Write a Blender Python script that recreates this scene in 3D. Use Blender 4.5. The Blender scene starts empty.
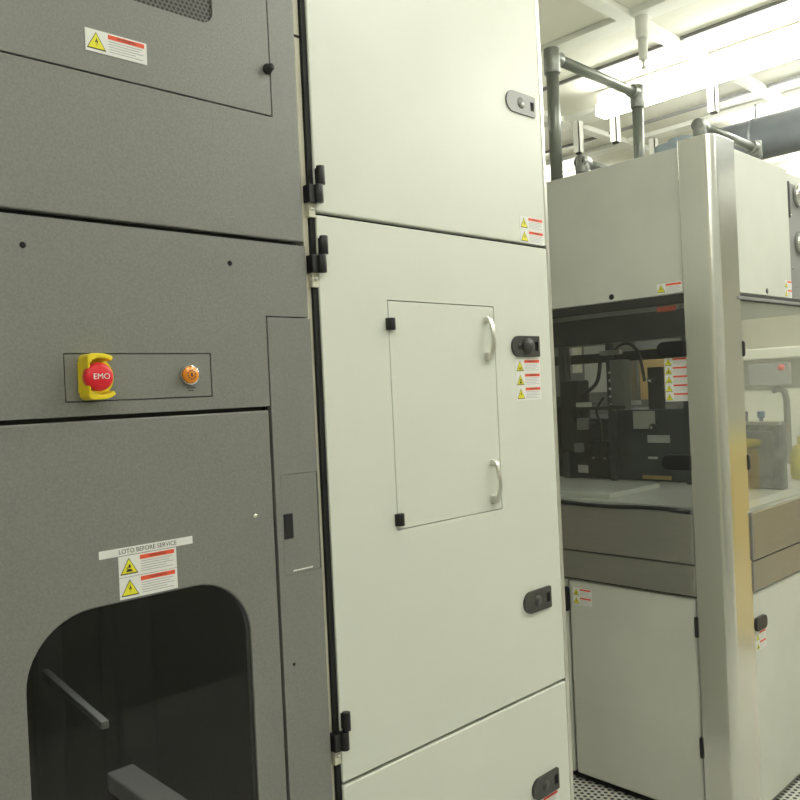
import bpy, bmesh, math, random
from mathutils import Vector, Matrix
random.seed(7)
S = bpy.context.scene
COL = S.collection
PI = math.pi

# ------------------------------------------------------------------ frames
FY = 1.18            # plane of all the fronts that face the aisle
LX = 2.563           # plane of the machine's left side
W = lambda x, y, z: (x, y, z)
FR = lambda u, v, n: (u, FY - n, v)          # u right, v up, n towards the viewer
LF = lambda u, v, n: (LX - n, -u, v)         # u = -y

# ------------------------------------------------------------------ materials
def node(nt, t, **kw):
    n = nt.nodes.new(t)
    for k, v in kw.items():
        if k in n.inputs: n.inputs[k].default_value = v
        else: setattr(n, k, v)
    return n

def mat(name, col, rough=.5, metal=0, coat=0, noise=0, nscale=40, bump=0, bscale=200, stretch=None, rvar=0, spec=.5, emit=0, ecol=None):
    m = bpy.data.materials.new(name); m.use_nodes = True
    nt = m.node_tree; b = nt.nodes['Principled BSDF']
    b.inputs['Base Color'].default_value = (*col, 1)
    b.inputs['Roughness'].default_value = rough
    b.inputs['Metallic'].default_value = metal
    b.inputs['Coat Weight'].default_value = coat
    b.inputs['Coat Roughness'].default_value = .25
    b.inputs['Specular IOR Level'].default_value = spec
    L = nt.links.new
    if noise or bump or rvar:
        tc = node(nt, 'ShaderNodeTexCoord'); mp = node(nt, 'ShaderNodeMapping')
        L(tc.outputs['Object'], mp.inputs['Vector'])
        if stretch: mp.inputs['Scale'].default_value = stretch
    if noise:
        n = node(nt, 'ShaderNodeTexNoise'); n.inputs['Scale'].default_value = nscale; n.inputs['Detail'].default_value = 4
        L(mp.outputs[0], n.inputs['Vector'])
        mx = node(nt, 'ShaderNodeMix', data_type='RGBA'); mx.inputs[0].default_value = .5
        r = node(nt, 'ShaderNodeMapRange'); r.inputs[1].default_value = .3; r.inputs[2].default_value = .7
        L(n.outputs[0], r.inputs[0]); L(r.outputs[0], mx.inputs[0])
        mx.inputs[6].default_value = (*[c * (1 - noise) for c in col], 1)
        mx.inputs[7].default_value = (*[min(1, c * (1 + noise)) for c in col], 1)
        L(mx.outputs[2], b.inputs['Base Color'])
    if rvar:
        n = node(nt, 'ShaderNodeTexNoise'); n.inputs['Scale'].default_value = 12; n.inputs['Detail'].default_value = 3
        L(mp.outputs[0], n.inputs['Vector'])
        r = node(nt, 'ShaderNodeMapRange'); r.inputs[3].default_value = rough - rvar; r.inputs[4].default_value = rough + rvar
        L(n.outputs[0], r.inputs[0]); L(r.outputs[0], b.inputs['Roughness'])
    if bump:
        n = node(nt, 'ShaderNodeTexNoise'); n.inputs['Scale'].default_value = bscale; n.inputs['Detail'].default_value = 2
        L(mp.outputs[0], n.inputs['Vector'])
        bp = node(nt, 'ShaderNodeBump'); bp.inputs['Strength'].default_value = bump; bp.inputs['Distance'].default_value = .002
        L(n.outputs[0], bp.inputs['Height']); L(bp.outputs[0], b.inputs['Normal'])
    if emit:
        b.inputs['Emission Color'].default_value = (*(ecol or col), 1); b.inputs['Emission Strength'].default_value = emit
    return m

def glass(name, tint, rough=.03, haze=0):
    m = bpy.data.materials.new(name); m.use_nodes = True
    nt = m.node_tree; nt.nodes.remove(nt.nodes['Principled BSDF']); L = nt.links.new
    out = nt.nodes['Material Output']
    tr = node(nt, 'ShaderNodeBsdfTransparent'); tr.inputs[0].default_value = (*tint, 1)
    gl = node(nt, 'ShaderNodeBsdfGlossy'); gl.inputs['Roughness'].default_value = rough
    fr = node(nt, 'ShaderNodeFresnel')
    ge = node(nt, 'ShaderNodeNewGeometry'); ri = node(nt, 'ShaderNodeMapRange'); ri.inputs[3].default_value = 1.5; ri.inputs[4].default_value = 1 / 1.5
    L(ge.outputs['Backfacing'], ri.inputs[0]); L(ri.outputs[0], fr.inputs[0])   # both faces of the thin pane reflect alike
    mx = node(nt, 'ShaderNodeMixShader'); L(fr.outputs[0], mx.inputs[0]); L(tr.outputs[0], mx.inputs[1]); L(gl.outputs[0], mx.inputs[2])
    last = mx
    if haze:   # a film of dust on the pane
        df = node(nt, 'ShaderNodeBsdfDiffuse'); df.inputs[0].default_value = (.75, .75, .7, 1)
        n = node(nt, 'ShaderNodeTexNoise'); n.inputs['Scale'].default_value = 5; n.inputs['Detail'].default_value = 6
        tc = node(nt, 'ShaderNodeTexCoord'); L(tc.outputs['Object'], n.inputs['Vector'])
        r = node(nt, 'ShaderNodeMapRange'); r.inputs[3].default_value = haze * .5; r.inputs[4].default_value = haze * 1.5
        L(n.outputs[0], r.inputs[0])
        m2 = node(nt, 'ShaderNodeMixShader'); L(r.outputs[0], m2.inputs[0]); L(mx.outputs[0], m2.inputs[1]); L(df.outputs[0], m2.inputs[2]); last = m2
    L(last.outputs[0], out.inputs['Surface'])
    return m

M = {}
M['white'] = mat('white_powder_coat', (.70, .72, .645), .42, coat=.12, bump=.05, bscale=500, noise=.015, nscale=6)
M['whiteback'] = mat('white_coat_aged', (.59, .60, .54), .5, bump=.05, bscale=400, noise=.05, nscale=4)
M['cream'] = mat('cream_frame', (.62, .60, .48), .5)
M['gray'] = mat('grey_textured_coat', (.205, .206, .194), .42, noise=.10, nscale=260, bump=.22, bscale=700)
M['graydk'] = mat('dark_frame_paint', (.03, .03, .027), .6)
M['void'] = mat('matt_black', (.008, .008, .008), .8)
M['black'] = mat('black_plastic', (.012, .012, .014), .38)
M['blackgl'] = mat('dark_grey_plastic', (.22, .22, .21), .35)
M['steel'] = mat('brushed_stainless', (.76, .76, .72), .25, metal=1, noise=.015, nscale=9, stretch=(14, 14, .15), rvar=.008)
M['steelh'] = mat('brushed_stainless_trough', (.42, .41, .39), .40, metal=1, noise=.025, nscale=10, stretch=(1, 1, 10), rvar=.02)
M['alu'] = mat('satin_aluminium', (.72, .71, .66), .3, metal=1)
M['chrome'] = mat('chrome', (.85, .85, .82), .15, metal=1)
M['yellow'] = mat('yellow_plastic', (.83, .66, .02), .35)
M['red'] = mat('red_plastic', (.75, .015, .03), .32)
M['orange'] = mat('orange_lens', (.85, .27, .01), .25, coat=.5)
M['lbl'] = mat('label_white', (.82, .82, .80), .5)
M['lblred'] = mat('label_orange_red', (.80, .10, .04), .5)
M['lblyel'] = mat('label_yellow', (.80, .74, .03), .5)
M['ink'] = mat('ink_black', (.02, .02, .02), .6)
M['inkgray'] = mat('ink_grey', (.45, .45, .46), .6)
M['textw'] = mat('white_lettering', (.85, .85, .82), .5)
M['bar'] = mat('ceiling_bar_white', (.80, .80, .74), .5)
M['duct'] = mat('blue_grey_duct', (.15, .165, .18), .32, metal=0, noise=.08, nscale=8)
M['pipe'] = mat('grey_green_pipe', (.22, .235, .21), .35, metal=.4)
M['fit'] = mat('galvanised_fitting', (.27, .28, .26), .4, metal=.6, noise=.15, nscale=60)
M['bluegray'] = mat('blue_grey_casting', (.30, .36, .40), .5)
M['mgray'] = mat('machine_grey', (.24, .24, .235), .5)
M['wallgray'] = mat('grey_wall', (.42, .42, .38), .7)
M['dgray'] = mat('module_blue_grey', (.06, .068, .078), .4, noise=.35, nscale=9)
M['boardgray'] = mat('board_grey', (.24, .24, .215), .5, noise=.15, nscale=5)
M['deck'] = mat('pale_plastic_deck', (.78, .77, .70), .35, noise=.06, nscale=4)
M['latch'] = mat('worn_black_plastic', (.045, .045, .042), .38)
M['bin'] = mat('amber_yellow_bin', (.78, .52, .04), .5)
M['slab'] = mat('white_slide', (.85, .85, .82), .35)
M['led2'] = mat('cabinet_light_tube', (1, 1, .95), .5, emit=26)  # glow for the strip added inside the dark cabinet
M['mott'] = mat('mottled_plastic', (.085, .10, .115), .5, noise=.75, nscale=30)  # speckle painted in for a dusty reflection on the pane
M['blue'] = mat('blue_knob', (.04, .12, .30), .4)
M['amber'] = mat('amber_panel', (.72, .50, .20), .5)
M['cover'] = mat('pale_cover', (.68, .68, .58), .5)
M['sack'] = mat('yellow_sack', (.80, .70, .05), .6, noise=.2, nscale=12)
M['gface'] = mat('gauge_face', (.30, .31, .30), .4, noise=.5, nscale=90)
M['wall'] = mat('cream_wall', (.66, .64, .52), .7, noise=.02, nscale=2)
M['lampon'] = mat('lamp_diffuser', (1, 1, .95), .5, emit=32, ecol=(.99, 1.0, .915))
M['led'] = mat('work_light_tube', (1, 1, .95), .5, emit=14)  # glow for the strip added inside the glazed machine
M['glL'] = glass('tinted_pane', (.84, .86, .86), haze=.02)
M['glR'] = glass('clear_pane', (.94, .95, .94), haze=.07)
M['glD'] = glass('smoked_pane', (.55, .56, .55), .04, haze=0)

def perforated(name, base, hole, pitch, rad, metal=.8, rough=.4, plane='XY'):
    m = mat(name, base, rough, metal); nt = m.node_tree; L = nt.links.new; b = nt.nodes['Principled BSDF']
    tc = node(nt, 'ShaderNodeTexCoord'); sp = node(nt, 'ShaderNodeSeparateXYZ'); L(tc.outputs['Object'], sp.inputs[0])
    def mth(op, a, c=None, d=None):
        n = node(nt, 'ShaderNodeMath', operation=op)
        for i, q in enumerate((a, c, d)):
            if q is None: continue
            if isinstance(q, (int, float)): n.inputs[i].default_value = q
            else: L(q, n.inputs[i])
        return n.outputs[0]
    a, c = sp.outputs[plane[0]], sp.outputs[plane[1]]
    row = mth('DIVIDE', c, pitch * .866)
    par = mth('MULTIPLY', mth('FLOORED_MODULO', mth('FLOOR', row), 2.0), .5)
    fx = mth('SUBTRACT', mth('FLOORED_MODULO', mth('ADD', mth('DIVIDE', a, pitch), par), 1.0), .5)
    fy = mth('MULTIPLY', mth('SUBTRACT', mth('FLOORED_MODULO', row, 1.0), .5), .866)
    d = mth('SQRT', mth('ADD', mth('MULTIPLY', fx, fx), mth('MULTIPLY', fy, fy)))
    k = mth('LESS_THAN', d, rad)
    mx = node(nt, 'ShaderNodeMix', data_type='RGBA'); L(k, mx.inputs[0])
    mx.inputs[6].default_value = (*base, 1); mx.inputs[7].default_value = (*hole, 1)
    L(mx.outputs[2], b.inputs['Base Color'])
    L(mth('MULTIPLY', mth('SUBTRACT', 1.0, k), metal), b.inputs['Metallic'])
    return m
M['vent'] = perforated('perforated_sheet', (.10, .10, .09), (.004, .004, .004), .008, .34, 0, .5, 'XZ')
M['floor'] = perforated('perforated_floor_tile', (.72, .72, .66), (.03, .03, .03), .024, .31, 0, .45)

def tile_mat():
    m = mat('ceiling_panel', (.74, .73, .65), .75, noise=.03, nscale=3); return m
M['tile'] = tile_mat()

# ------------------------------------------------------------------ builders
class MB:
    def __init__(s, F=W): s.bm = bmesh.new(); s.F = F; s.mats = []; s.cur = 0
    def m(s, key):
        if key not in s.mats: s.mats.append(key)
        s.cur = s.mats.index(key); return s
    def _add(s, vs, fs, smooth=False):
        vv = [s.bm.verts.new(s.F(*v)) for v in vs]
        for f in fs:
            try:
                q = s.bm.faces.new([vv[i] for i in f]); q.material_index = s.cur; q.smooth = smooth
            except ValueError: pass
        return s
    def box(s, u0, u1, v0, v1, n0, n1):
        return s._add([(u, v, n) for n in (n0, n1) for v in (v0, v1) for u in (u0, u1)],
                      [(0, 1, 3, 2), (4, 6, 7, 5), (0, 4, 5, 1), (2, 3, 7, 6), (0, 2, 6, 4), (1, 5, 7, 3)])
    def prism(s, outer, n0, n1, holes=()):
        b = bmesh.new(); E = []
        for loop in (outer, *holes):
            vs = [b.verts.new((p[0], p[1], n0)) for p in loop]
            E += [b.edges.new((vs[i], vs[(i + 1) % len(vs)])) for i in range(len(vs))]
        bmesh.ops.triangle_fill(b, use_beauty=True, use_dissolve=not holes, edges=E)
        r = bmesh.ops.extrude_face_region(b, geom=b.faces[:])
        for e in r['geom']:
            if isinstance(e, bmesh.types.BMVert): e.co.z = n1
        b.verts.index_update()
        s._add([tuple(v.co) for v in b.verts], [tuple(v.index for v in f.verts) for f in b.faces]); b.free(); return s
    def flat(s, pts, n):       # a thin printed shape
        return s._add([(p[0], p[1], n) for p in pts], [tuple(range(len(pts)))])
    def sweep(s, path, r, seg=12, cap=True):
        P = [Vector(p) for p in path]; vs = []; fs = []
        rr = r if isinstance(r, (list, tuple)) else [r] * len(P)
        prev = None
        for i, p in enumerate(P):
            t = (P[min(i + 1, len(P) - 1)] - P[max(i - 1, 0)]).normalized()
            if prev is None:
                a = t.orthogonal().normalized()
            else:
                a = (prev - t * prev.dot(t)).normalized()
            prev = a; c = t.cross(a)
            for k in range(seg):
                th = 2 * PI * k / seg
                q = p + (a * math.cos(th) + c * math.sin(th)) * rr[i]; vs.append(tuple(q))
        for i in range(len(P) - 1):
            for k in range(seg):
                k2 = (k + 1) % seg
                fs.append((i * seg + k, i * seg + k2, (i + 1) * seg + k2, (i + 1) * seg + k))
        if cap: fs += [tuple(range(seg)), tuple(range((len(P) - 1) * seg, len(P) * seg))]
        return s._add(vs, fs, True)
    def cyl(s, a, b, r, seg=20): return s.sweep([a, b], r, seg)
    def lathe(s, u, v, prof, seg=28):      # around the n axis: prof = [(radius, n)]
        return s.sweep([(u, v, n + i * 1e-6) for i, (r_, n) in enumerate(prof)], [max(r_, 1e-5) for r_, n in prof], seg)
    def text(s, body, u, v, size, n, align='CENTER', depth=0.0, sx=1):
        c = bpy.data.curves.new('t', 'FONT'); c.body = body; c.size = size; c.align_x = align; c.align_y = 'CENTER'; c.extrude = depth; c.resolution_u = 3
        o = bpy.data.objects.new('t', c); COL.objects.link(o)
        dg = bpy.context.evaluated_depsgraph_get(); me = bpy.data.meshes.new_from_object(o.evaluated_get(dg))
        s._add([(u + q.co.x * sx, v + q.co.y, n + q.co.z) for q in me.vertices], [tuple(p.vertices) for p in me.polygons])
        bpy.data.objects.remove(o); bpy.data.curves.remove(c); bpy.data.meshes.remove(me); return s
    def build(s, name, parent=None, bevel=0, key=None, seg=2):
        if key: s.mats = [key]
        off = Vector((0, 0, 0)); p = parent
        while p: off += p.location; p = p.parent
        bmesh.ops.recalc_face_normals(s.bm, faces=s.bm.faces[:])
        base = Vector((0, 0, 0))
        if not parent:
            xs = [v.co for v in s.bm.verts]
            base = Vector(((min(c.x for c in xs) + max(c.x for c in xs)) / 2, (min(c.y for c in xs) + max(c.y for c in xs)) / 2, min(c.z for c in xs)))
        bmesh.ops.translate(s.bm, verts=s.bm.verts[:], vec=-(off + base))
        me = bpy.data.meshes.new(name); s.bm.to_mesh(me); s.bm.free()
        for k in s.mats: me.materials.append(M[k])
        o = bpy.data.objects.new(name, me); o.location = base; COL.objects.link(o); o.parent = parent
        if bevel:
            md = o.modifiers.new('bevel', 'BEVEL'); md.width = bevel; md.segments = seg; md.limit_method = 'ANGLE'; md.angle_limit = .6; md.harden_normals = False
        return o

def thing(name, loc, label, cat, group=None):
    o = bpy.data.objects.new(name, None); o.location = loc; o.empty_display_size = .1; COL.objects.link(o)
    return tag(o, label, cat, group)
def tag(o, label, cat, group=None):
    o['label'] = label; o['category'] = cat
    if group: o['group'] = group
    return o
def struct(o): o['kind'] = 'structure'; return o
def copy_tree(o, parent=None):
    c = o.copy(); COL.objects.link(c); c.parent = parent
    for ch in list(o.children): copy_tree(ch, c)
    return c
def rrect(u0, u1, v0, v1, r, k=8):
    if not isinstance(r, (list, tuple)): r = [r] * 4     # bl, br, tr, tl
    pts = []
    for (cu, cv, a0, q) in ((u0 + r[0], v0 + r[0], PI, r[0]), (u1 - r[1], v0 + r[1], 1.5 * PI, r[1]), (u1 - r[2], v1 - r[2], 0, r[2]), (u0 + r[3], v1 - r[3], .5 * PI, r[3])):
        if q <= 1e-6: pts.append((cu, cv)); continue
        for i in range(k + 1):
            a = a0 + i * PI / 2 / k; pts.append((cu + q * math.cos(a), cv + q * math.sin(a)))
    return pts

# warning stickers ---------------------------------------------------------
def sticker(F, parent, u, v, w, h, n=.0006, kind='bolt', word=True, dull=False, name='warning_label'):
    b = MB(F).m('lbl'); b.box(u, u + w, v - h, v, n - .0006, n)
    t = h * .80; cu = u + w * .17; cv = v - h * .52; e = n + .0004
    def tri(k, m_, z):
        b.m(m_); b.flat([(cu - t * .56 * k, cv - t * .45 * k), (cu + t * .56 * k, cv - t * .45 * k), (cu, cv + t * .52 * k)], z)
    tri(1, 'ink', e); tri(.86, 'lblyel', e + .0002)
    b.m('ink'); z = e + .0005; q = t
    if kind == 'bolt':
        b.flat([(cu + .05 * q, cv + .25 * q), (cu - .09 * q, cv - .08 * q), (cu - .01 * q, cv - .06 * q), (cu + .03 * q, cv + .04 * q)], z)
        b.flat([(cu - .02 * q, cv + .03 * q), (cu + .10 * q, cv + .05 * q), (cu - .01 * q, cv - .32 * q), (cu + .03 * q, cv - .04 * q)], z)
    elif kind == 'hand':
        b.flat([(cu - .22 * q, cv - .30 * q), (cu + .22 * q, cv - .30 * q), (cu + .12 * q, cv - .16 * q), (cu - .10 * q, cv - .14 * q)], z)
        b.flat([(cu - .05 * q, cv - .10 * q), (cu + .12 * q, cv - .06 * q), (cu + .06 * q, cv + .14 * q), (cu - .03 * q, cv + .10 * q)], z)
        b.flat([(cu - .20 * q, cv - .16 * q), (cu - .06 * q, cv - .08 * q), (cu - .12 * q, cv + .0 * q)], z)
    else:
        for k in (-1, 0, 1):
            b.flat([(cu + (k * .14 - .05) * q, cv - .30 * q), (cu + (k * .14 + .05) * q, cv - .30 * q), (cu + k * .14 * q, cv - .02 * q)], z)
    b.m('lblred'); b.box(u + w * .36, u + w * .96, v - h * .27, v - h * .07, e - .0003, e)
    if word: b.m('ink').text('WARNING', u + w * .66, v - h * .17, h * .17, e + .0003, sx=1.1)
    b.m('inkgray')
    for i, L_ in enumerate((.55, .50, .57, .44, .56)):
        vv = v - h * (.37 + .115 * i); b.box(u + w * .37, u + w * (.37 + L_), vv - h * .022, vv + h * .012, e - .0003, e - .0001)
    return b.build(name, parent)

# ------------------------------------------------------------------ room
CZ = 3.2
X0, X1, Y0, Y1 = -2.6, 9.0, -1.5, 6.2
struct(MB().m('floor').box(X0, X1, Y0, Y1, -.04, 0).build('floor'))
struct(MB().m('tile').box(X0, X1, Y0, Y1, CZ + .03, CZ + .07).build('ceiling'))
struct(MB().m('wall').box(X0 - .1, X0, Y0, Y1, 0, CZ + .03).build('wall_left'))
struct(MB().m('wall').box(X1, X1 + .1, Y0, Y1, 0, CZ + .03).build('wall_right'))
struct(MB().m('wall').box(X0, X1, Y1, Y1 + .1, 0, CZ + .03).build('wall_back'))
struct(MB().m('wallgray').box(X0, X1, Y0 - .1, Y0, 0, CZ + .03).build('wall_front'))
n = 0
for cx, w in ((-1.69, .115), (-.65, .115), (.39, .115), (1.43, .115), (2.47, .115), (3.51, .115), (4.55, .18), (5.29, .12), (6.33, .115), (7.37, .115), (8.41, .115)):
    n += 1; struct(MB().m('bar').box(cx - w / 2, cx + w / 2, Y0, Y1, CZ, CZ + .03).build('trim_%d' % n, bevel=.003))
for cy in (-1.15, -.1, .95, 1.98, 3.05, 4.1, 5.15):
    n += 1; struct(MB().m('bar').box(X0, X1, cy - .035, cy + .035, CZ - .004, CZ + .03).build('trim_%d' % n, bevel=.003))
for cx in (3.94, 5.0):
    n += 1; struct(MB().m('mgray').box(cx - .008, cx + .008, Y0, Y1, CZ + .012, CZ + .03).build('trim_%d' % n))

# ------------------------------------------------------------------ ceiling lamps
def lamp(x, y1, z, label, group):
    t = thing('ceiling_light', (x, y1 - .6, z), label, 'light', group)
    MB().m('bar').box(x - .025, x + .025, y1 - 1.2, y1, z + .04, CZ - .004).build('lamp_housing', t, .004)
    MB().m('lampon').box(x - .055, x + .055, y1 - 1.19, y1 - .01, z - .03, z + .03).build('diffuser', t, .012)
    for yy in (y1 - 1.2, y1 - .01): MB().m('bar').box(x - .058, x + .058, yy, yy + .01, z - .033, z + .033).build('end_cap', t)
    return t
lamp(4.25, 2.62, 3.10, 'bright fluorescent batten on the ceiling whose left end shows above the machine', 'lit fluorescent battens above the machine')
lamp(4.25, 1.40, 3.10, 'bright fluorescent batten on the ceiling running out at the right edge, above the duct', 'lit fluorescent battens above the machine')
lamp(5.42, 2.35, 3.11, 'lit fluorescent batten just above the end of the blue grey duct', 'lit fluorescent battens above the duct')
lamp(5.42, 1.13, 3.11, 'lit fluorescent batten above the duct, nearer the aisle', 'lit fluorescent battens above the duct')
for (x, y) in ((2.05, .72), (3.4, .15), (.6, .0), (-1.2, .0), (4.25, .18), (6.9, 2.6), (6.9, 1.2), (5.6, 4.8), (1.6, 4.8)):  # lamps added out of view to light the room
    lamp(x, y, 3.10, 'fluorescent batten lighting the room outside the picture', 'fluorescent battens out of view')

# hanging brackets, sprinkler
def bracket(x, y, z0, label):
    t = thing('ceiling_bracket', (x, y, z0), label, 'bracket', 'white channel brackets hanging from the ceiling grid')
    MB().m('bar').box(x - .028, x + .028, y - .022, y - .016, z0, CZ).box(x - .028, x - .022, y - .022, y + .022, z0, CZ).box(x + .022, x + .028, y - .022, y + .022, z0, CZ).build('channel', t)
    MB().m('graydk').box(x - .012, x + .012, y - .015, y + .018, z0 - .008, z0 + .008).build('bolt', t)
bracket(4.55, 2.97, 3.0, 'white hanging ceiling bracket just right of the tall left pipe of the frame')
bracket(4.55, 2.70, 3.0, 'white hanging ceiling bracket between the two upright pipes, below the lamp end')
bracket(4.55, 2.07, 3.01, 'white hanging ceiling bracket above the steel corner column')
bracket(5.32, 2.86, 3.06, 'short white ceiling bracket right of the second upright pipe')
t = thing('sprinkler_head', (3.51, 1.92, 2.95), 'white ceiling nozzle hanging from the grid crossing beside the bright lamp', 'sprinkler')
MB().m('bar').cyl((3.51, 1.92, 3.0), (3.51, 1.92, 3.10), .021).cyl((3.51, 1.92, 3.10), (3.51, 1.92, 3.2), .03).build('nozzle_body', t)
MB().m('alu').cyl((3.51, 1.92, 2.965), (3.51, 1.92, 3.0), .007, 10).cyl((3.51, 1.92, 2.958), (3.51, 1.92, 2.965), .013, 12).build('tip', t)

# duct
t = thing('air_duct', (5.2, .6, 2.84), 'thick blue grey round duct running under the ceiling at right', 'duct')
MB().m('duct').cyl((5.2, 2.42, 2.98), (5.2, -1.45, 2.98), .130, 40).build('duct_pipe', t)
MB().m('duct').cyl((5.2, 2.40, 2.98), (5.2, 2.425, 2.98), .134, 40).build('end_flange', t)
for yy in (2.1, .9):
    MB().m('duct').cyl((5.2, yy, 3.10), (5.2, yy, CZ), .006, 8).cyl((5.2, yy - .012, 2.98), (5.2, yy + .012, 2.98), .1315, 40).build('duct_hanger', t)

# ------------------------------------------------------------------ dark grey cabinet
GL, GR = .245, .908
T = thing('equipment_cabinet', (.577, 1.6, 0), 'dark grey equipment cabinet with red stop button and smoked window in its door', 'cabinet')
body = MB().m('void')
body.box(GL, GL + .02, FY + .02, 2.05, 0, 2.85).box(GR - .026, GR - .006, FY + .02, 2.05, 0, 2.85).box(GL, GR - .006, 2.03, 2.05, 0, 2.85)
body.box(GL, GR - .006, FY + .02, 2.05, 2.83, 2.85).box(GL, GR - .006, FY + .02, 2.05, 1.23, 1.25).box(GL, GR - .006, FY + .02, 2.05, 0, .08)
body.build('body', T)
win = rrect(.389, .755, .42, 1.205, .1, 10)
MB(FR).m('graydk').prism([(GL, .02), (GR - .006, .02), (GR - .006, 2.83), (GL, 2.83)], -.03, -.018, [rrect(.37, .775, .40, 1.22, .1, 10)]).build('front_frame', T)
# upper fascia with access panel
up = MB(FR).m('gray').prism([(GL, 1.781), (GR - .002, 1.781), (GR - .002, 2.83), (GL, 2.83)], -.018, 0, [rrect(.303, .850, 1.9965, 2.62, .003, 2)])
up.build('upper_fascia', T, .0025)
ac = MB(FR).m('gray').prism(rrect(.3045, .8485, 1.9985, 2.6185, .003, 2), -.018, -.0005, [rrect(.405, .738, 2.127, 2.45, .022)]).build('access_panel', T, .001)
MB(FR).m('vent').box(.395, .748, 2.117, 2.46, -.017, -.004).build('vent_grille', ac)
kn = MB(FR).m('black'); kn.lathe(.843, 2.079, [(.0, -.001), (.009, -.001), (.009, .004), (.006, .005), (.006, .014), (.0, .015)]).build('knob', ac)
s_ = sticker(FR, ac, .518, 2.0635, .0975, .0335, .0007)
MB(FR).m('void').box(GL + .01, GR - .02, 1.774, 1.7805, -.017, -.012).build('seam_gasket', T)
# middle fascia
mid = MB(FR).m('gray').prism([(GL, 1.4875), (.8155, 1.4875), (.8155, 1.6445), (GR, 1.6445), (GR, 1.7735), (GL, 1.7735)], -.018, 0, [rrect(.4625, .7035, 1.508, 1.5795, .001, 1)])
mid.build('middle_fascia', T, .0025)
for u in (.414, .748): MB(FR).m('void').lathe(u, 1.731, [(.0, -.001), (.0045, -.001), (.0045, .0003), (.0, .0004)], 12).build('screw_hole', T)
cp = MB(FR).m('gray').box(.4640, .7020, 1.5095, 1.5780, -.018, -.0008).build('control_plate', T, .0006)
# emergency button with yellow shroud
em = MB(FR).m('yellow')
cu, cv = .5035, 1.5440
outer = [(cu + .0335 * math.cos(math.radians(k)), cv + .0335 * math.sin(math.radians(k))) for k in (56, 63, 70, 77, 84, 92)]
outer += [(.490, cv + .0335), (.486, cv + .032), (.4835, cv + .028), (.4835, cv - .028), (.486, cv - .032), (.490, cv - .0335)]
outer += [(cu + .0335 * math.cos(math.radians(k)), cv + .0335 * math.sin(math.radians(k))) for k in (268, 276, 284, 292, 300, 308)]
inner = []
for i in range(17):
    a = math.radians(309 - i * (309 - 55) / 16)
    inner.append((max(cu + .0268 * math.cos(a), .4870), cv + .0268 * math.sin(a)))
em.prism(outer + inner, -.001, .034)
sh = em.build('button_shroud', T, .0015)
MB(FR).m('yellow').prism([(max(cu + .031 * math.cos(k * PI / 12), .4825), cv + .031 * math.sin(k * PI / 12)) for k in range(24)], -.001, .004).build('base_plate', sh)
eb = MB(FR).m('red').lathe(.500, 1.5435, [(.0, .003), (.012, .003), (.012, .020), (.0205, .022), (.0208, .032), (.019, .0365), (.015, .0385), (.0, .0392)], 36).build('emergency_button', T)
eb['label'] = 'red mushroom stop button lettered EMO'
MB(FR).m('textw').text('EMO', .5005, 1.5435, .0118, .0400, depth=.0002, sx=1.02).build('button_lettering', eb)
ol = MB(FR).m('chrome').lathe(.662, 1.5445, [(.0, -.001), (.0165, -.001), (.0165, .004), (.0150, .007), (.0, .007)], 28).build('indicator_light', T)
MB(FR).m('orange').lathe(.6600, 1.5445, [(.0, .006), (.0140, .006), (.0140, .010), (.0125, .012), (.0, .0128)], 28).build('orange_lens', ol)
g = MB(FR).m('ink')
for k in range(10):
    a = k * 2 * PI / 10; a2 = a + .35
    g.flat([(.6598 + r * math.cos(q), 1.5445 + r * math.sin(q)) for q, r in ((a, .0058), (a2, .0058), (a2, .0078), (a, .0078))], .0132)
g.box(.6583, .6613, 1.5415, 1.5475, .0128, .0132)
g.build('lens_marking', ol)
g = MB(FR).m('ink')
for du, w_ in ((-.007, .006), (0, .006), (.005, .004)): g.box(.664 + du, .664 + du + w_, 1.523, 1.5245, -.0008, -.0005)
for du, w_ in ((-.004, .004), (.001, .004)): g.box(.664 + du, .664 + du + w_, 1.519, 1.5205, -.0008, -.0005)
g.build('caption', cp)
# lower door with window
dr = MB(FR).m('gray').prism([(.332, .10), (.8125, .10), (.8125, 1.4805), (.332, 1.4805)], -.018, 0, [win]).build('door', T, .0028)
MB(FR).m('glD').prism(rrect(.3895, .7545, .4205, 1.2045, .0995, 10), -.008, -.003).build('window_pane', dr)
g = MB(FR).m('chrome').lathe(.774, 1.302, [(.0, -.001), (.0045, -.001), (.0045, .002), (.002, .003), (.0, .003)], 14).build('screw', dr)
g = MB(FR).m('lbl').box(.500, .6535, 1.2745, 1.2865, -.001, .0006); g.m('ink').text('LOTO BEFORE SERVICE', .5775, 1.2803, .0094, .0010, sx=.98); g.build('lockout_label', dr)
sticker(FR, dr, .529, 1.2735, .095, .0320, .0006, 'hand'); sticker(FR, dr, .529, 1.2408, .095, .0320, .0006, 'bolt')
MB(FR).m('gray').box(GL, .328, .10, 1.4805, -.018, 0).build('left_filler', T, .0025)
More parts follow.
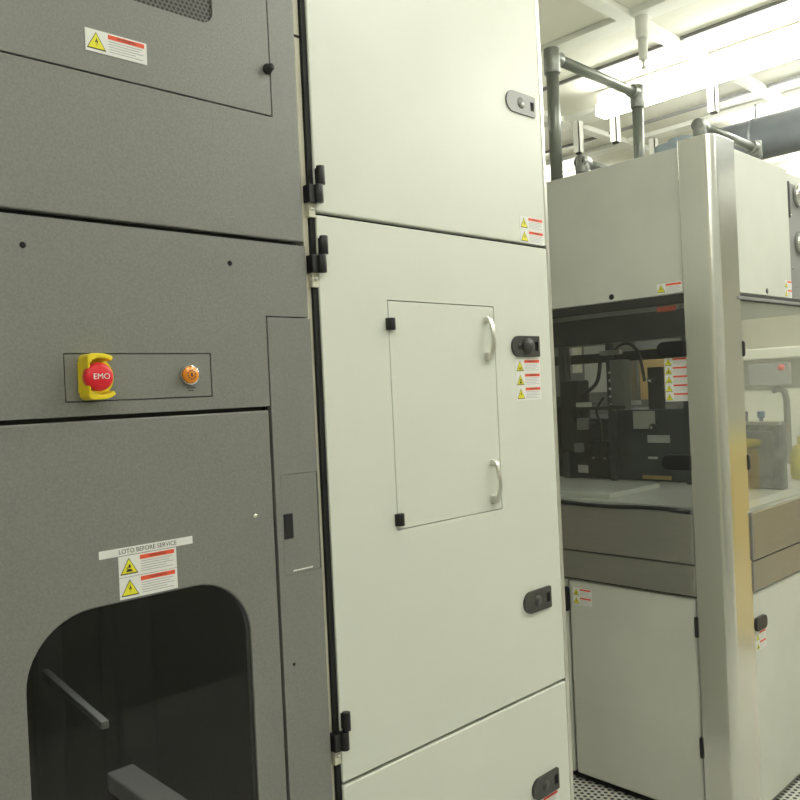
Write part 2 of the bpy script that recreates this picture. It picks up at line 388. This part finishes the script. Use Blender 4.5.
# right strip
st = MB(FR).m('gray').prism([(.8180, .10), (.9125, .10), (.9125, 1.6425), (.8180, 1.6425)], -.018, 0, [rrect(.8300, .9105, 1.188, 1.365, .001, 1)]).build('side_strip', T, .002)
cvp = MB(FR).m('gray').prism([(.8306, .1 + 1.0885), (.9092, 1.1885), (.9092, 1.3645), (.8306, 1.3645)], -.018, -.001, [[(.8335, 1.252), (.8525, 1.252), (.8525, 1.296), (.8335, 1.296)]]).build('switch_cover', st, .0006)
MB(FR).m('black').box(.8338, .8522, 1.2522, 1.2958, -.016, .001).build('rocker_switch', cvp, .001)
g = MB(FR).m('textw')
for u, w_ in ((.849, .009), (.859, .006), (.866, .010), (.877, .005), (.883, .009)): g.box(u, u + w_, 1.1925, 1.1950, -.001, -.0006)
g.build('caption', st)
MB(FR).m('void').lathe(.84, 1.03, [(0, -.001), (.003, -.001), (.003, .0004), (0, .0005)], 10).build('plug', st)
MB(FR).m('void').box(.8130, .8175, .1, 1.486, -.0175, -.012).build('door_gasket', T)
# inside behind the smoked window
it = thing('transfer_arm', (.58, 1.45, .5), 'bright metal rails and arm seen dimly behind the smoked door window', 'mechanism')
def bar(b, p, q, w, h):
    p, q = Vector(p), Vector(q); d = (q - p).normalized(); s2 = d.cross(Vector((0, 0, 1))).normalized() * w / 2; u2 = Vector((0, 0, h / 2))
    c = [e + a * s2 + k * u2 for e in (p, q) for a in (-1, 1) for k in (-1, 1)]
    b._add([tuple(x) for x in c], [(0, 1, 3, 2), (4, 6, 7, 5), (0, 4, 5, 1), (2, 3, 7, 6), (0, 2, 6, 4), (1, 5, 7, 3)])
b = MB().m('slab'); bar(b, (.565, 1.62, 1.0), (.535, 1.27, .995), .012, .012); b.build('rail', it, .001)
b = MB().m('slab'); bar(b, (.625, 1.43, .83), (.625, 1.225, .83), .05, .035); b.build('slide_block', it, .004)
MB().m('ink').box(.54, .60, 1.60, 1.68, .5, 1.18).build('post', it, .01)
MB().m('ink').box(.71, .80, 1.62, 1.70, .5, 1.22).build('post', it, .01)
MB().m('dgray').box(.45, .85, 1.35, 1.95, .45, .52).build('arm_base', it, .01)
MB().m('graydk').box(.40, .88, 1.25, 1.99, .08, .45).build('plinth', it)
MB().m('led2').box(.50, .74, 1.235, 1.255, 1.222, 1.229).build('work_light', T)  # unseen glowing strip, added to brighten the rails behind the smoked window

# ------------------------------------------------------------------ white cabinet
T = thing('white_cabinet', (1.29, 1.6, 0), 'tall white steel cabinet with stacked doors, black latches and a small hatch', 'cabinet')
MB().m('whiteback').box(.930, 1.655, FY + .022, 2.05, .02, 2.85).build('body', T, .002)
MB(FR).m('cream').box(.9130, .9255, .02, 2.85, -.05, -.010).build('hinge_frame', T, .001)
MB(FR).m('void').box(.9260, .9370, .02, 2.85, -.021, -.004).box(.93, 1.645, 1.830, 1.846, -.021, -.016).box(.93, 1.645, .772, .786, -.021, -.016).build('gasket', T)
MB(FR).m('void').box(.9130, .9262, 2.158, 2.163, -.010, -.0095).build('frame_joint', T)
MB(FR).m('alu').box(1.6495, 1.6640, .02, 2.85, -.03, -.002).build('edge_trim', T, .003)
def wdoor(v0, v1, hole=None, name='door'):
    return MB(FR).m('white').prism([(.9372, v0), (1.6455, v0), (1.6455, v1), (.9372, v1)], -.0205, 0, [hole] if hole else []).build(name, T, .003, seg=3)
d1 = wdoor(1.8415, 2.84, name='door'); d2 = wdoor(.7835, 1.8345, rrect(1.1065, 1.4345, 1.2265, 1.6855, .002, 2)); d3 = wdoor(.06, .7760)
def latch(parent, u0, u1, v0, v1, knob, key='black', n=.006):
    h = (v1 - v0); r = h / 2
    b = MB(FR).m(key).prism(rrect(u0, u1, v0, v1, (r, .003, .003, r)), -.001, n, [[(u1 - .020, v0 + h * .28), (u1 - .006, v0 + h * .28), (u1 - .006, v0 + h * .72), (u1 - .020, v0 + h * .72)]])
    o = b.build('latch', parent, .003)
    MB(FR).m('void').box(u1 - .022, u1 - .004, v0 + h * .25, v0 + h * .75, 0, n * .3).build('latch_slot', o)
    cu = (u0 + u1) / 2 + .002; cv = (v0 + v1) / 2
    if knob:
        MB(FR).m(key).lathe(cu + .002, cv, [(0, n - .002), (.019, n - .002), (.019, n + .004), (.016, n + .008), (.009, n + .011), (0, n + .0115)], 24).build('latch_knob', o)
        MB(FR).m('black').lathe(cu - .028, cv, [(0, n - .001), (.008, n - .001), (.007, n + .002), (0, n + .0022)], 16).build('lock_cylinder', o)
    else:
        MB(FR).m(key).lathe(cu - .004, cv, [(0, n - .002), (.013, n - .002), (.013, n + .001), (0, n + .0015)], 20).build('latch_knob', o)
    return o
o = latch(d1, 1.512, 1.622, 2.147, 2.196, False, 'blackgl', .004); o['label'] = 'worn grey latch on the upper door'
latch(d2, 1.491, 1.594, 1.571, 1.620, True, 'latch'); latch(d2, 1.493, 1.596, .970, 1.021, False, 'latch'); latch(d3, 1.493, 1.594, .533, .583, False, 'latch')
for i, k in enumerate(('bolt', 'bolt')): sticker(FR, d1, 1.545, 1.9045 - i * .032, .092, .031, .0006, k, True)
for i, k in enumerate(('heat', 'hand', 'bolt')): sticker(FR, d2, 1.504, 1.5655 - i * .0325, .095, .0315, .0006, k)
sticker(FR, d3, 1.502, .530, .093, .031, .0006, 'hand'); sticker(FR, d3, 1.502, .498, .093, .031, .0006, 'bolt')
def hinge(zb, label=None):
    o = MB(FR).m('black').cyl((.944, zb, .010), (.944, zb + .034, .010), .0080, 16).box(.9385, .951, zb + .003, zb + .031, -.001, .010)
    o = o.build('hinge', T, .001)
    MB(FR).m('black').cyl((.938, zb - .034, .010), (.938, zb - .001, .010), .0085, 16).box(.9165, .938, zb - .034, zb - .002, -.010, .0095).build('hinge_block', o, .001)
    b = MB(FR).m('cream').box(.9205, .9350, zb - .060, zb - .034, -.010, .001); b.m('alu').lathe(.928, zb - .045, [(0, .0), (.004, .001), (.004, .002), (0, .003)], 10)
    b.build('hinge_tab', o)
hinge(1.889); hinge(1.761); hinge(.882)
# hatch
ht = MB(FR).m('white').box(1.1082, 1.4328, 1.2282, 1.6838, -.0205, -.0003).build('hatch', T, .0012)
MB(FR).m('graydk').box(1.104, 1.437, 1.224, 1.688, -.0205, -.019).build('hatch_gap', T)
for v0 in (1.6255, 1.236):
    MB(FR).m('black').cyl((1.1095, v0, .006), (1.1095, v0 + .024, .006), .008, 16).box(1.099, 1.120, v0, v0 + .024, -.001, .006).build('hatch_hinge', ht, .001)
for v0 in (1.563, 1.2435):
    pts = []
    for i in range(13):
        a = i / 12; pts.append((1.4045, v0 + .003 + .092 * a, .003 + .018 * math.sin(PI * (.08 + .84 * a)) ** .7))
    b = MB(FR).m('alu'); P = pts; vs = []; fs = []
    for (u, v, n_) in P:
        vs += [(u - .006, v, n_ - .003), (u + .006, v, n_ - .003), (u + .006, v, n_ + .004), (u - .006, v, n_ + .004)]
    for i in range(len(P) - 1):
        for k in range(4): fs.append((4 * i + k, 4 * i + (k + 1) % 4, 4 * i + 4 + (k + 1) % 4, 4 * i + 4 + k))
    fs += [(0, 1, 2, 3), tuple(4 * (len(P) - 1) + k for k in range(4))]
    b._add(vs, fs); b.box(1.3965, 1.4125, v0, v0 + .018, -.001, .012).box(1.3985, 1.4105, v0 + .084, v0 + .098, -.001, .010)
    b.build('pull_handle', ht, .002)

# ------------------------------------------------------------------ wet process machine
MX1, MY1, MT = 4.30, 2.95, 2.272
T = thing('process_machine', (3.4, 2.05, 0), 'large white and stainless glazed process machine with a steel corner column', 'machine')
# lower body, plinth
MB().m('whiteback').box(LX + .022, MX1, FY + .022, MY1, .06, .772).build('lower_body', T)
MB().m('void').box(LX + .03, MX1 - .03, FY + .03, MY1 - .03, 0, .06).build('plinth', T)
b = MB(LF).m('whiteback'); b.box(-1.806, -1.300, .03, .766, -.021, 0); o = b.build('door', T, .011, seg=3); dL = o
MB(LF).m('whiteback').box(-2.93, -1.814, .03, .766, -.021, 0).build('door', T, .006)
MB(LF).m('black').prism(rrect(-1.826, -1.801, .645, .738, .011), -.001, .010).build('latch', dL, .002)
for z in (.640, .236): MB(LF).m('black').box(-1.302, -1.291, z, z + .068, -.004, .012).build('hinge', dL, .002)
sticker(LF, dL, -1.785, .738, .080, .030, .0006, 'hand', False); sticker(LF, dL, -1.785, .706, .080, .030, .0006, 'bolt', False)
b = MB(FR).m('whiteback'); b.box(2.726, 3.62, .03, .766, -.021, 0); dF = b.build('door', T, .011, seg=3)
MB(FR).m('whiteback').box(3.63, MX1, .03, .766, -.021, 0).build('door', T, .006)
MB(FR).m('black').prism(rrect(2.728, 2.816, .638, .684, .018), -.001, .012).build('latch', dF, .003)
sticker(FR, dF, 2.742, .632, .08, .030, .0006, 'bolt', False); sticker(FR, dF, 2.742, .600, .08, .030, .0006, 'hand', False)
# trough (stainless skirt)
MB(LF).m('steelh').box(-2.93, -1.2925, .884, 1.052, -.03, .014).build('trough_side', T, .004)
MB(LF).m('steelh').box(-2.93, -1.2925, .776, .879, -.03, .010).build('trough_side', T, .003)
MB(FR).m('steelh').box(2.7225, MX1, .882, 1.040, -.03, .014).build('trough_side', T, .004)
MB(FR).m('steelh').box(2.7225, MX1, .776, .877, -.03, .010).build('trough_side', T, .003)
MB(FR).m('alu').box(2.7225, MX1, 1.040, 1.0455, -.03, .016).build('trough_lip', T, .001)
b = MB().m('black'); b.sweep([(LX - .012, 1.30 + .1 * i, 1.060 + .004 * math.sin(i * 1.3)) for i in range(17)], .0075, 8); b.build('sealing_cord', T)
MB().m('void').box(LX + .004, MX1, FY + .008, MY1, .770, .778).build('gap_shadow_strip', T)
# deck
MB().m('deck').box(LX + .03, MX1 - .02, FY + .032, MY1, 1.02, 1.068).build('deck', T)
MB().m('deck').box(2.64, 3.02, 1.66, 2.90, 1.068, 1.088).build('deck_tray', T, .004)
# glazing
zb, zt = 1.056, 1.762
MB(LF).m('glL').box(-2.93, -1.27, zb, zt, -.010, -.004).build('window_pane', T)
MB(FR).m('glR').box(2.70, MX1 - .03, 1.047, zt, -.010, -.004).build('window_pane', T)
for o_ in (MB(LF).m('graydk').box(-2.93, -1.27, zt - .006, 1.786, -.02, .004), MB(FR).m('graydk').box(2.70, MX1, zt - .003, 1.781, -.02, .004)): o_.build('window_gasket', T, .002)
MB(FR).m('mgray').box(2.70, MX1, 1.760, 1.771, .004, .010).build('window_rail', T, .002)
# pull handles and stickers on the panes
for z in (1.578, 1.196):
    MB(LF).m('black').prism(rrect(-1.394, -1.293, z, z + .053, (.024, 0, 0, .024)), -.004, .016).build('door_grip', T, .004)
    MB(FR).m('black').prism(rrect(2.7215, 2.737, z - .01, z + .043, (0, .012, .012, 0)), -.004, .010).build('door_grip', T, .004)
for i, k in enumerate(('bolt', 'hand', 'heat', 'bolt', 'bolt')):
    sticker(LF, T, -1.376, 1.5755 - i * .0295, .083, .029, -.003, k, False)
    sticker(FR, T, 2.655, 1.5655 - i * .0285, .080, .028, -.003, k, False)
MB(LF).m('lblred').box(-1.40, -1.33, 1.735, 1.752, -.012, -.0115).build('red_strip', T)
MB(FR).m('lblred').box(2.700, 2.738, 1.635, 1.752, -.012, -.0115).build('red_strip', T)
# upper cladding
MB().m('whiteback').box(LX + .02, MX1, FY + .02, MY1, 1.80, MT - .001).build('upper_body', T)
pl = MB(LF).m('whiteback').box(-2.93, -1.288, 1.788, MT, -.02, 0).build('upper_panel', T, .003)
MB(LF).m('black').lathe(-1.566, 1.806, [(0, -.001), (.010, -.001), (.010, .001), (0, .0015)], 16).build('plug', pl)
sticker(LF, pl, -1.390, 1.828, .092, .034, .0006, 'bolt', False)
pf = MB(FR).m('whiteback').box(2.7215, 3.187, 1.784, MT - .004, -.02, 0).build('upper_panel', T, .003)
MB(FR).m('black').lathe(2.957, 1.801, [(0, -.001), (.010, -.001), (.010, .001), (0, .0015)], 16).build('plug', pf)
sticker(FR, pf, 3.121, 1.850, .062, .030, .0006, 'bolt', False); sticker(FR, pf, 3.121, 1.817, .062, .030, .0006, 'bolt', False)
gp = MB(FR).m('mgray').box(3.192, 3.95, 1.784, 2.225, -.03, -.006).build('gauge_panel', T, .003)
MB(FR).m('graydk').box(3.187, 3.200, 2.09, 2.225, -.012, .002).build('panel_edge', gp)
for z in (2.185, 2.005):
    o = MB(FR).m('chrome').lathe(3.292, z, [(0, -.007), (.043, -.007), (.043, .012), (.038, .016), (.036, .012), (0, .012)], 30).build('gauge', gp)
    MB(FR).m('gface').lathe(3.292, z, [(0, .0125), (.0355, .0125), (.0355, .0135), (0, .0136)], 30).build('gauge_face', o)
for (u, v) in ((3.215, 1.90), (3.24, 1.83), (3.22, 2.10)): MB(FR).m('chrome').lathe(u, v, [(0, -.007), (.004, -.007), (.004, -.003), (0, -.002)], 10).build('screw', gp)
MB(FR).m('white').box(3.955, MX1, 1.784, MT - .004, -.02, 0).build('upper_panel', T, .003)
# steel corner column
prof = [(LX - .006, 1.292)]
R_ = .032
for i in range(9):
    a = PI + i * (PI / 2) / 8
    prof.append((LX - .006 + R_ + R_ * math.cos(a), FY - .006 + R_ + R_ * math.sin(a)))
prof += [(2.721, FY - .006), (2.721, FY + .0), (2.60, FY + .02), (LX + .02, FY + .04), (LX + .0, 1.292)]
MB(lambda u, v, n: (u, v, n)).m('steel').prism(prof, .0, MT + .018).build('corner_column', T, .0015)
# posts inside
for (x, y) in ((MX1 - .05, FY + .03), (MX1 - .05, MY1 - .06), (2.62, MY1 - .06)):
    MB().m('steelh').box(x, x + .05, y, y + .05, 1.06, 1.80).build('frame_post', T)
MB().m('mgray').box(MX1 - .02, MX1, FY + .03, MY1, 1.06, 1.10).build('rear_rail', T)

# inner back board with openings
t = thing('partition_board', (4.13, 2.48, 1.068), 'grey board with openings standing at the back inside the glazed machine', 'partition')
F2 = lambda u, v, n: (4.12 - n, -u, v)
MB(F2).m('boardgray').prism([(-2.93, 1.068), (-2.02, 1.068), (-2.02, 1.799), (-2.93, 1.799)], 0, .02, [[(-2.87, 1.57), (-2.72, 1.57), (-2.72, 1.72), (-2.87, 1.72)], [(-2.36, 1.40), (-2.16, 1.40), (-2.16, 1.68), (-2.36, 1.68)]]).build('board', t)
MB(F2).m('amber').box(-2.37, -2.15, 1.39, 1.69, -.012, -.006).build('amber_panel', t)
MB(F2).m('deck').box(-2.70, -2.53, 1.45, 1.72, .02, .03).build('pale_sheet', t)
MB(F2).m('steelh').box(-2.45, -2.37, 1.08, 1.74, .02, .06).build('upright', t)

# mechanism behind the left pane
MB().m('led').box(3.45, 3.95, 2.2, 2.25, 1.786, 1.796).build('work_light', T)  # unseen glowing strip under the roof, added to brighten the interior
t = thing('robot_gantry', (3.3, 2.3, 1.088), 'dark gantry with posts, crossbeam and hoses behind the left pane', 'mechanism')
for (x, y, w) in ((3.15, 2.20, .040), (3.15, 1.955, .028), (3.15, 1.60, .028), (3.15, 2.75, .04)):
    MB().m('dgray').box(x, x + w, y - w / 2, y + w / 2, 1.069, 1.79).build('post', t, .003)
MB().m('dgray').box(3.12, 3.20, 1.45, 2.92, 1.675, 1.79).build('crossbeam', t, .004)
MB().m('graydk').box(3.40, 3.44, 1.50, 2.92, 1.60, 1.645).build('crossbeam', t, .003)
MB().m('graydk').box(3.08, 3.17, 2.07, 2.17, 1.20, 1.52).build('actuator', t, .008)
MB().m('mgray').box(3.12, 3.19, 1.87, 1.935, 1.38, 1.60).build('actuator', t, .008)
MB().m('graydk').box(3.10, 3.19, 2.24, 2.33, 1.15, 1.45).build('actuator', t, .008)
def hose(pts, r):
    P = [Vector(p) for p in pts]; out = []
    for i in range(len(P) - 1):
        p0, p1, p2, p3 = P[max(i - 1, 0)], P[i], P[i + 1], P[min(i + 2, len(P) - 1)]
        for k in range(6):
            q = k / 6; out.append(.5 * ((2 * p1) + (p2 - p0) * q + (2 * p0 - 5 * p1 + 4 * p2 - p3) * q * q + (3 * p1 - p0 - 3 * p2 + p3) * q ** 3))
    out.append(P[-1]); b = MB().m('black'); b.sweep([tuple(p) for p in out], r, 8); b.build('hose', t)
hose([(3.11, 1.92, 1.62), (3.11, 1.87, 1.66), (3.11, 1.82, 1.66), (3.11, 1.78, 1.61), (3.11, 1.76, 1.50)], .007)
hose([(3.11, 2.14, 1.36), (3.11, 2.10, 1.42), (3.11, 2.05, 1.46), (3.11, 1.99, 1.51), (3.11, 1.97, 1.60)], .009)
hose([(3.11, 2.00, 1.16), (3.11, 1.98, 1.30), (3.11, 2.00, 1.38), (3.11, 1.96, 1.44)], .006)
for (y, z, w, h, k) in ((2.26, 1.40, .05, .03, 'mgray'), (2.22, 1.29, .03, .06, 'steelh'), (2.10, 1.33, .025, .08, 'graydk'), (2.02, 1.30, .05, .05, 'steelh'), (2.05, 1.20, .04, .04, 'mgray'),
                        (2.17, 1.18, .05, .03, 'graydk'), (2.36, 1.33, .05, .10, 'mgray'), (2.00, 1.40, .07, .02, 'deck'), (1.84, 1.62, .10, .02, 'steelh'), (2.33, 1.62, .05, .04, 'steelh')):
    MB().m(k).box(3.055, 3.078, y, y + w, z, z + h).build('valve_block', t, .003)
    MB().m('graydk').cyl((3.07, y + w / 2, z + h / 2), (3.155, y + w / 2, z + h / 2), .006, 8).build('valve_stem', t)
MB().m('graydk').box(3.09, 3.12, 1.86, 2.42, 1.385, 1.40).build('cross_rail', t, .002)
hose([(3.11, 2.36, 1.70), (3.11, 2.35, 1.60), (3.11, 2.31, 1.54), (3.11, 2.27, 1.46)], .006)
b = MB().m('chrome')
for i in range(5): b.cyl((3.11, 1.925, 1.40 + .035 * i), (3.11, 1.925, 1.412 + .035 * i), .008, 10)
b.build('fitting_stack', t)
MB().m('lbl').box(3.212, 3.225, 1.845, 1.935, 1.40, 1.418).build('shelf_tag', t)

t = thing('pump_module', (3.4, 1.78, 1.088), 'dark blue grey box module with labels standing on the deck behind the left pane', 'module')
MB().m('dgray').box(3.20, 3.62, 1.635, 1.965, 1.069, 1.38).build('casing', t, .006)
F3 = lambda u, v, n: (3.20 - n, -u, v)
MB(F3).m('deck').box(-1.875, -1.77, 1.295, 1.372, 0, .001).build('rating_plate', t)
MB(F3).m('lbl').box(-1.81, -1.705, 1.235, 1.268, 0, .001).build('label_plate', t)
MB(F3).m('lbl').box(-1.81, -1.765, 1.165, 1.175, 0, .001).build('label_plate', t)
MB(F3).m('amber').box(-1.838, -1.705, 1.078, 1.094, .001, .006).build('amber_strip', t)
for v in (1.505, 1.302):
    MB(F3).m('black').lathe(-1.767, v, [(0, -.001), (.006, -.001), (.006, .01), (.016, .02), (.018, .03), (.012, .04), (0, .044)], 18).m('chrome').lathe(-1.767, v, [(0, .040), (.009, .0425), (0, .046)], 12).build('ball_knob', t)  # chrome dot at the tip stands in for the highlight on the ball
MB().m('graydk').box(3.203, 3.23, 1.735, 1.80, 1.38, 1.56).build('knob_bracket', t, .003)
t = thing('drive_module', (3.5, 2.35, 1.088), 'long dark low box standing on the deck at left behind the left pane', 'module')
MB().m('graydk').box(3.20, 3.75, 2.0, 2.85, 1.069, 1.24).build('casing', t, .006)
MB().m('dgray').box(3.24, 3.70, 2.02, 2.82, 1.24, 1.34).build('cover', t, .01)
MB(F3).m('lbl').box(-2.17, -2.115, 1.092, 1.128, 0, .001).build('label_plate', t)
b = MB(F3).m('chrome')
for i in range(5): b.lathe(-2.08 + .03 * i, 1.165 + .006 * (i % 2), [(0, 0), (.007, .0), (.007, .012), (0, .013)], 10)
b.build('connector_row', t)
# block behind the right pane, its mottling painted for a dusty reflection in the glass
t = thing('chemical_block', (3.15, 1.32, 1.068), 'mottled grey plastic block with a blue knob behind the right pane', 'module')
MB().m('mott').box(3.13, 3.18, 1.218, 1.43, 1.069, 1.325).build('casing', t, .01)
MB().m('dgray').box(3.14, 3.18, 1.36, 1.43, 1.325, 1.365).build('upper_casing', t, .004)
MB().m('dgray').box(3.123, 3.13, 1.25, 1.38, 1.11, 1.29).build('cover_plate', t, .002)
MB().m('blue').cyl((3.15, 1.30, 1.325), (3.15, 1.30, 1.34), .007).cyl((3.15, 1.30, 1.34), (3.15, 1.30, 1.365), .014, 18).build('blue_knob', t)
MB().m('alu').box(3.115, 3.130, 1.218, 1.43, 1.314, 1.328).build('edge_strip', t)
t = thing('inner_pipe', (3.95, 1.6, 1.069), 'dark hooked pipe standing behind the right pane', 'pipe')
b = MB().m('mgray'); b.sweep([(4.1, 1.565, 1.069), (4.1, 1.565, 1.38), (4.1, 1.575, 1.42), (4.1, 1.60, 1.435), (4.1, 1.63, 1.425)], .016, 12); b.build('pipe_run', t)

# ------------------------------------------------------------------ on top of the machine
Z = MT
t = thing('roof_railing', (2.9, 1.8, Z), 'grey pipe frame of two uprights and a crossbar standing on the machine roof', 'pipe frame')
MB().m('pipe').cyl((2.6, 1.8, Z), (2.6, 1.8, 2.73), .0235).build('upright', t)
MB().m('pipe').cyl((3.22, 1.8, Z), (3.22, 1.8, 2.73), .0235).build('upright', t)
MB().m('pipe').cyl((2.6, 1.8, 2.745), (3.22, 1.8, 2.745), .021).build('crossbar', t)
for x in (2.6, 3.22):
    MB().m('fit').cyl((x, 1.8, 2.68), (x, 1.8, 2.775), .031).cyl((x - (.0 if x < 3 else .05), 1.8, 2.745), (x + (.05 if x < 3 else 0), 1.8, 2.745), .029).build('elbow_fitting', t, .003)
t = thing('pipe_stub', (2.7, 1.73, Z), 'low short pipe with an open elbow beside the left upright on the machine roof', 'pipe')
MB().m('pipe').cyl((2.62, 1.70, Z), (2.62, 1.70, 2.32), .018).cyl((2.62, 1.70, 2.325), (2.95, 1.70, 2.325), .017).build('pipe_run', t)
MB().m('fit').cyl((2.62, 1.70, 2.285), (2.62, 1.70, 2.345), .026).cyl((2.60, 1.70, 2.325), (2.655, 1.70, 2.325), .026).build('elbow_fitting', t, .003)
MB().m('void').cyl((2.598, 1.70, 2.325), (2.602, 1.70, 2.325), .017).build('open_end', t)
t = thing('guard_rail', (2.8, 1.235, Z), 'low pipe rail with elbows on the roof edge over the steel column', 'rail')
MB().m('pipe').cyl((2.605, 1.235, Z), (2.605, 1.235, 2.325), .018).cyl((2.605, 1.235, 2.335), (3.04, 1.235, 2.335), .016).cyl((3.04, 1.235, Z), (3.04, 1.235, 2.335), .016).build('rail_pipe', t)
MB().m('fit').cyl((2.605, 1.235, 2.295), (2.605, 1.235, 2.352), .022).cyl((2.585, 1.235, 2.335), (2.64, 1.235, 2.335), .021).build('elbow_fitting', t, .003)
MB().m('fit').cyl((3.04, 1.235, 2.30), (3.04, 1.235, 2.36), .024).cyl((3.0, 1.235, 2.335), (3.045, 1.235, 2.335), .024).build('elbow_fitting', t, .003)
t = thing('fan_motor', (2.9, 1.45, Z), 'pale blue grey motor housing on the machine roof behind the column', 'motor')
MB().m('bluegray').box(2.83, 2.99, 1.37, 1.53, Z, 2.385).build('housing', t, .02)
MB().m('bluegray').cyl((2.91, 1.45, 2.38), (2.91, 1.45, 2.40), .05).build('cap', t)
b = MB().m('black'); b.sweep([(3.0 + .02 * i, 1.70 - .015 * i, Z + .02 + .045 * math.sin(PI * i / 12)) for i in range(13)], .02, 10); tag(b.build('roof_cable'), 'black cable loop lying on the machine roof by the second upright', 'cable')

# ------------------------------------------------------------------ beyond the machine, seen through the right pane
t = thing('test_bench', (6.5, 2.6, 0), 'pale bench tool with a grey screen, seen through the right pane', 'machine')
MB().m('cover').box(6.05, 7.0, 1.75, 3.4, 0, 1.40).build('cabinet', t, .01)
MB().m('cover').box(6.02, 7.0, 1.75, 3.4, 1.62, 1.70).build('hood', t, .01)
MB().m('white').box(6.30, 6.35, 1.75, 3.4, 1.40, 1.62).build('splash_back', t)
o = MB().m('mgray').box(6.0, 6.06, 2.27, 2.56, 1.43, 1.59).build('screen', t, .006)
MB().m('red').cyl((5.985, 2.315, 1.555), (6.0, 2.315, 1.555), .022).build('red_button', t)
MB().m('mgray').box(6.0, 6.05, 1.80, 2.20, .9, 1.18).build('grey_panel', t, .004)
t = thing('yellow_jug', (3.5, 1.285, 1.068), 'small yellow plastic jug on the deck behind the right pane, at the picture edge', 'jug')
MB().m('sack').sweep([(3.5, 1.285, z) for z in (1.069, 1.073, 1.10, 1.17, 1.20, 1.215)], [.03, .042, .045, .045, .036, .016], 24).build('jug_body', t)
MB().m('sack').cyl((3.5, 1.285, 1.214), (3.5, 1.285, 1.245), .016).build('cap', t)
t = thing('waste_bin', (4.48, .34, 0), 'tall yellow bin in the aisle outside the picture, mirrored in the steel column', 'bin')
MB().m('bin').box(4.36, 4.60, .22, .46, .04, 1.10).build('bin_body', t, .03)  # added out of view for the yellow reflection in the column
MB().m('yellow').box(4.35, 4.61, .21, .47, 1.10, 1.15).build('lid', t, .02)
# ------------------------------------------------------------------ camera, world
cam = bpy.data.cameras.new('camera'); co = bpy.data.objects.new('camera', cam); COL.objects.link(co)
yaw, pitch, roll = .7631, -.0087123, -.0466285
cy, sy, cp_, sp_, cr, sr = math.cos(yaw), math.sin(yaw), math.cos(pitch), math.sin(pitch), math.cos(roll), math.sin(roll)
f = Vector((sy * cp_, cy * cp_, sp_)); r = Vector((cy, -sy, 0)); u = r.cross(f)
r2 = r * cr + u * sr; u2 = -r * sr + u * cr
co.matrix_world = Matrix(((r2.x, u2.x, -f.x, 0), (r2.y, u2.y, -f.y, 0), (r2.z, u2.z, -f.z, 1.5), (0, 0, 0, 1)))
cam.sensor_width = 36; cam.lens = 36 * 814.07 / 800; cam.clip_start = .02
S.camera = co
w = bpy.data.worlds.new('world'); w.use_nodes = True; w.node_tree.nodes['Background'].inputs[0].default_value = (.02, .02, .018, 1); S.world = w
S.view_settings.view_transform = 'Standard'; S.view_settings.look = 'None'; S.view_settings.exposure = -.16; S.view_settings.gamma = 1
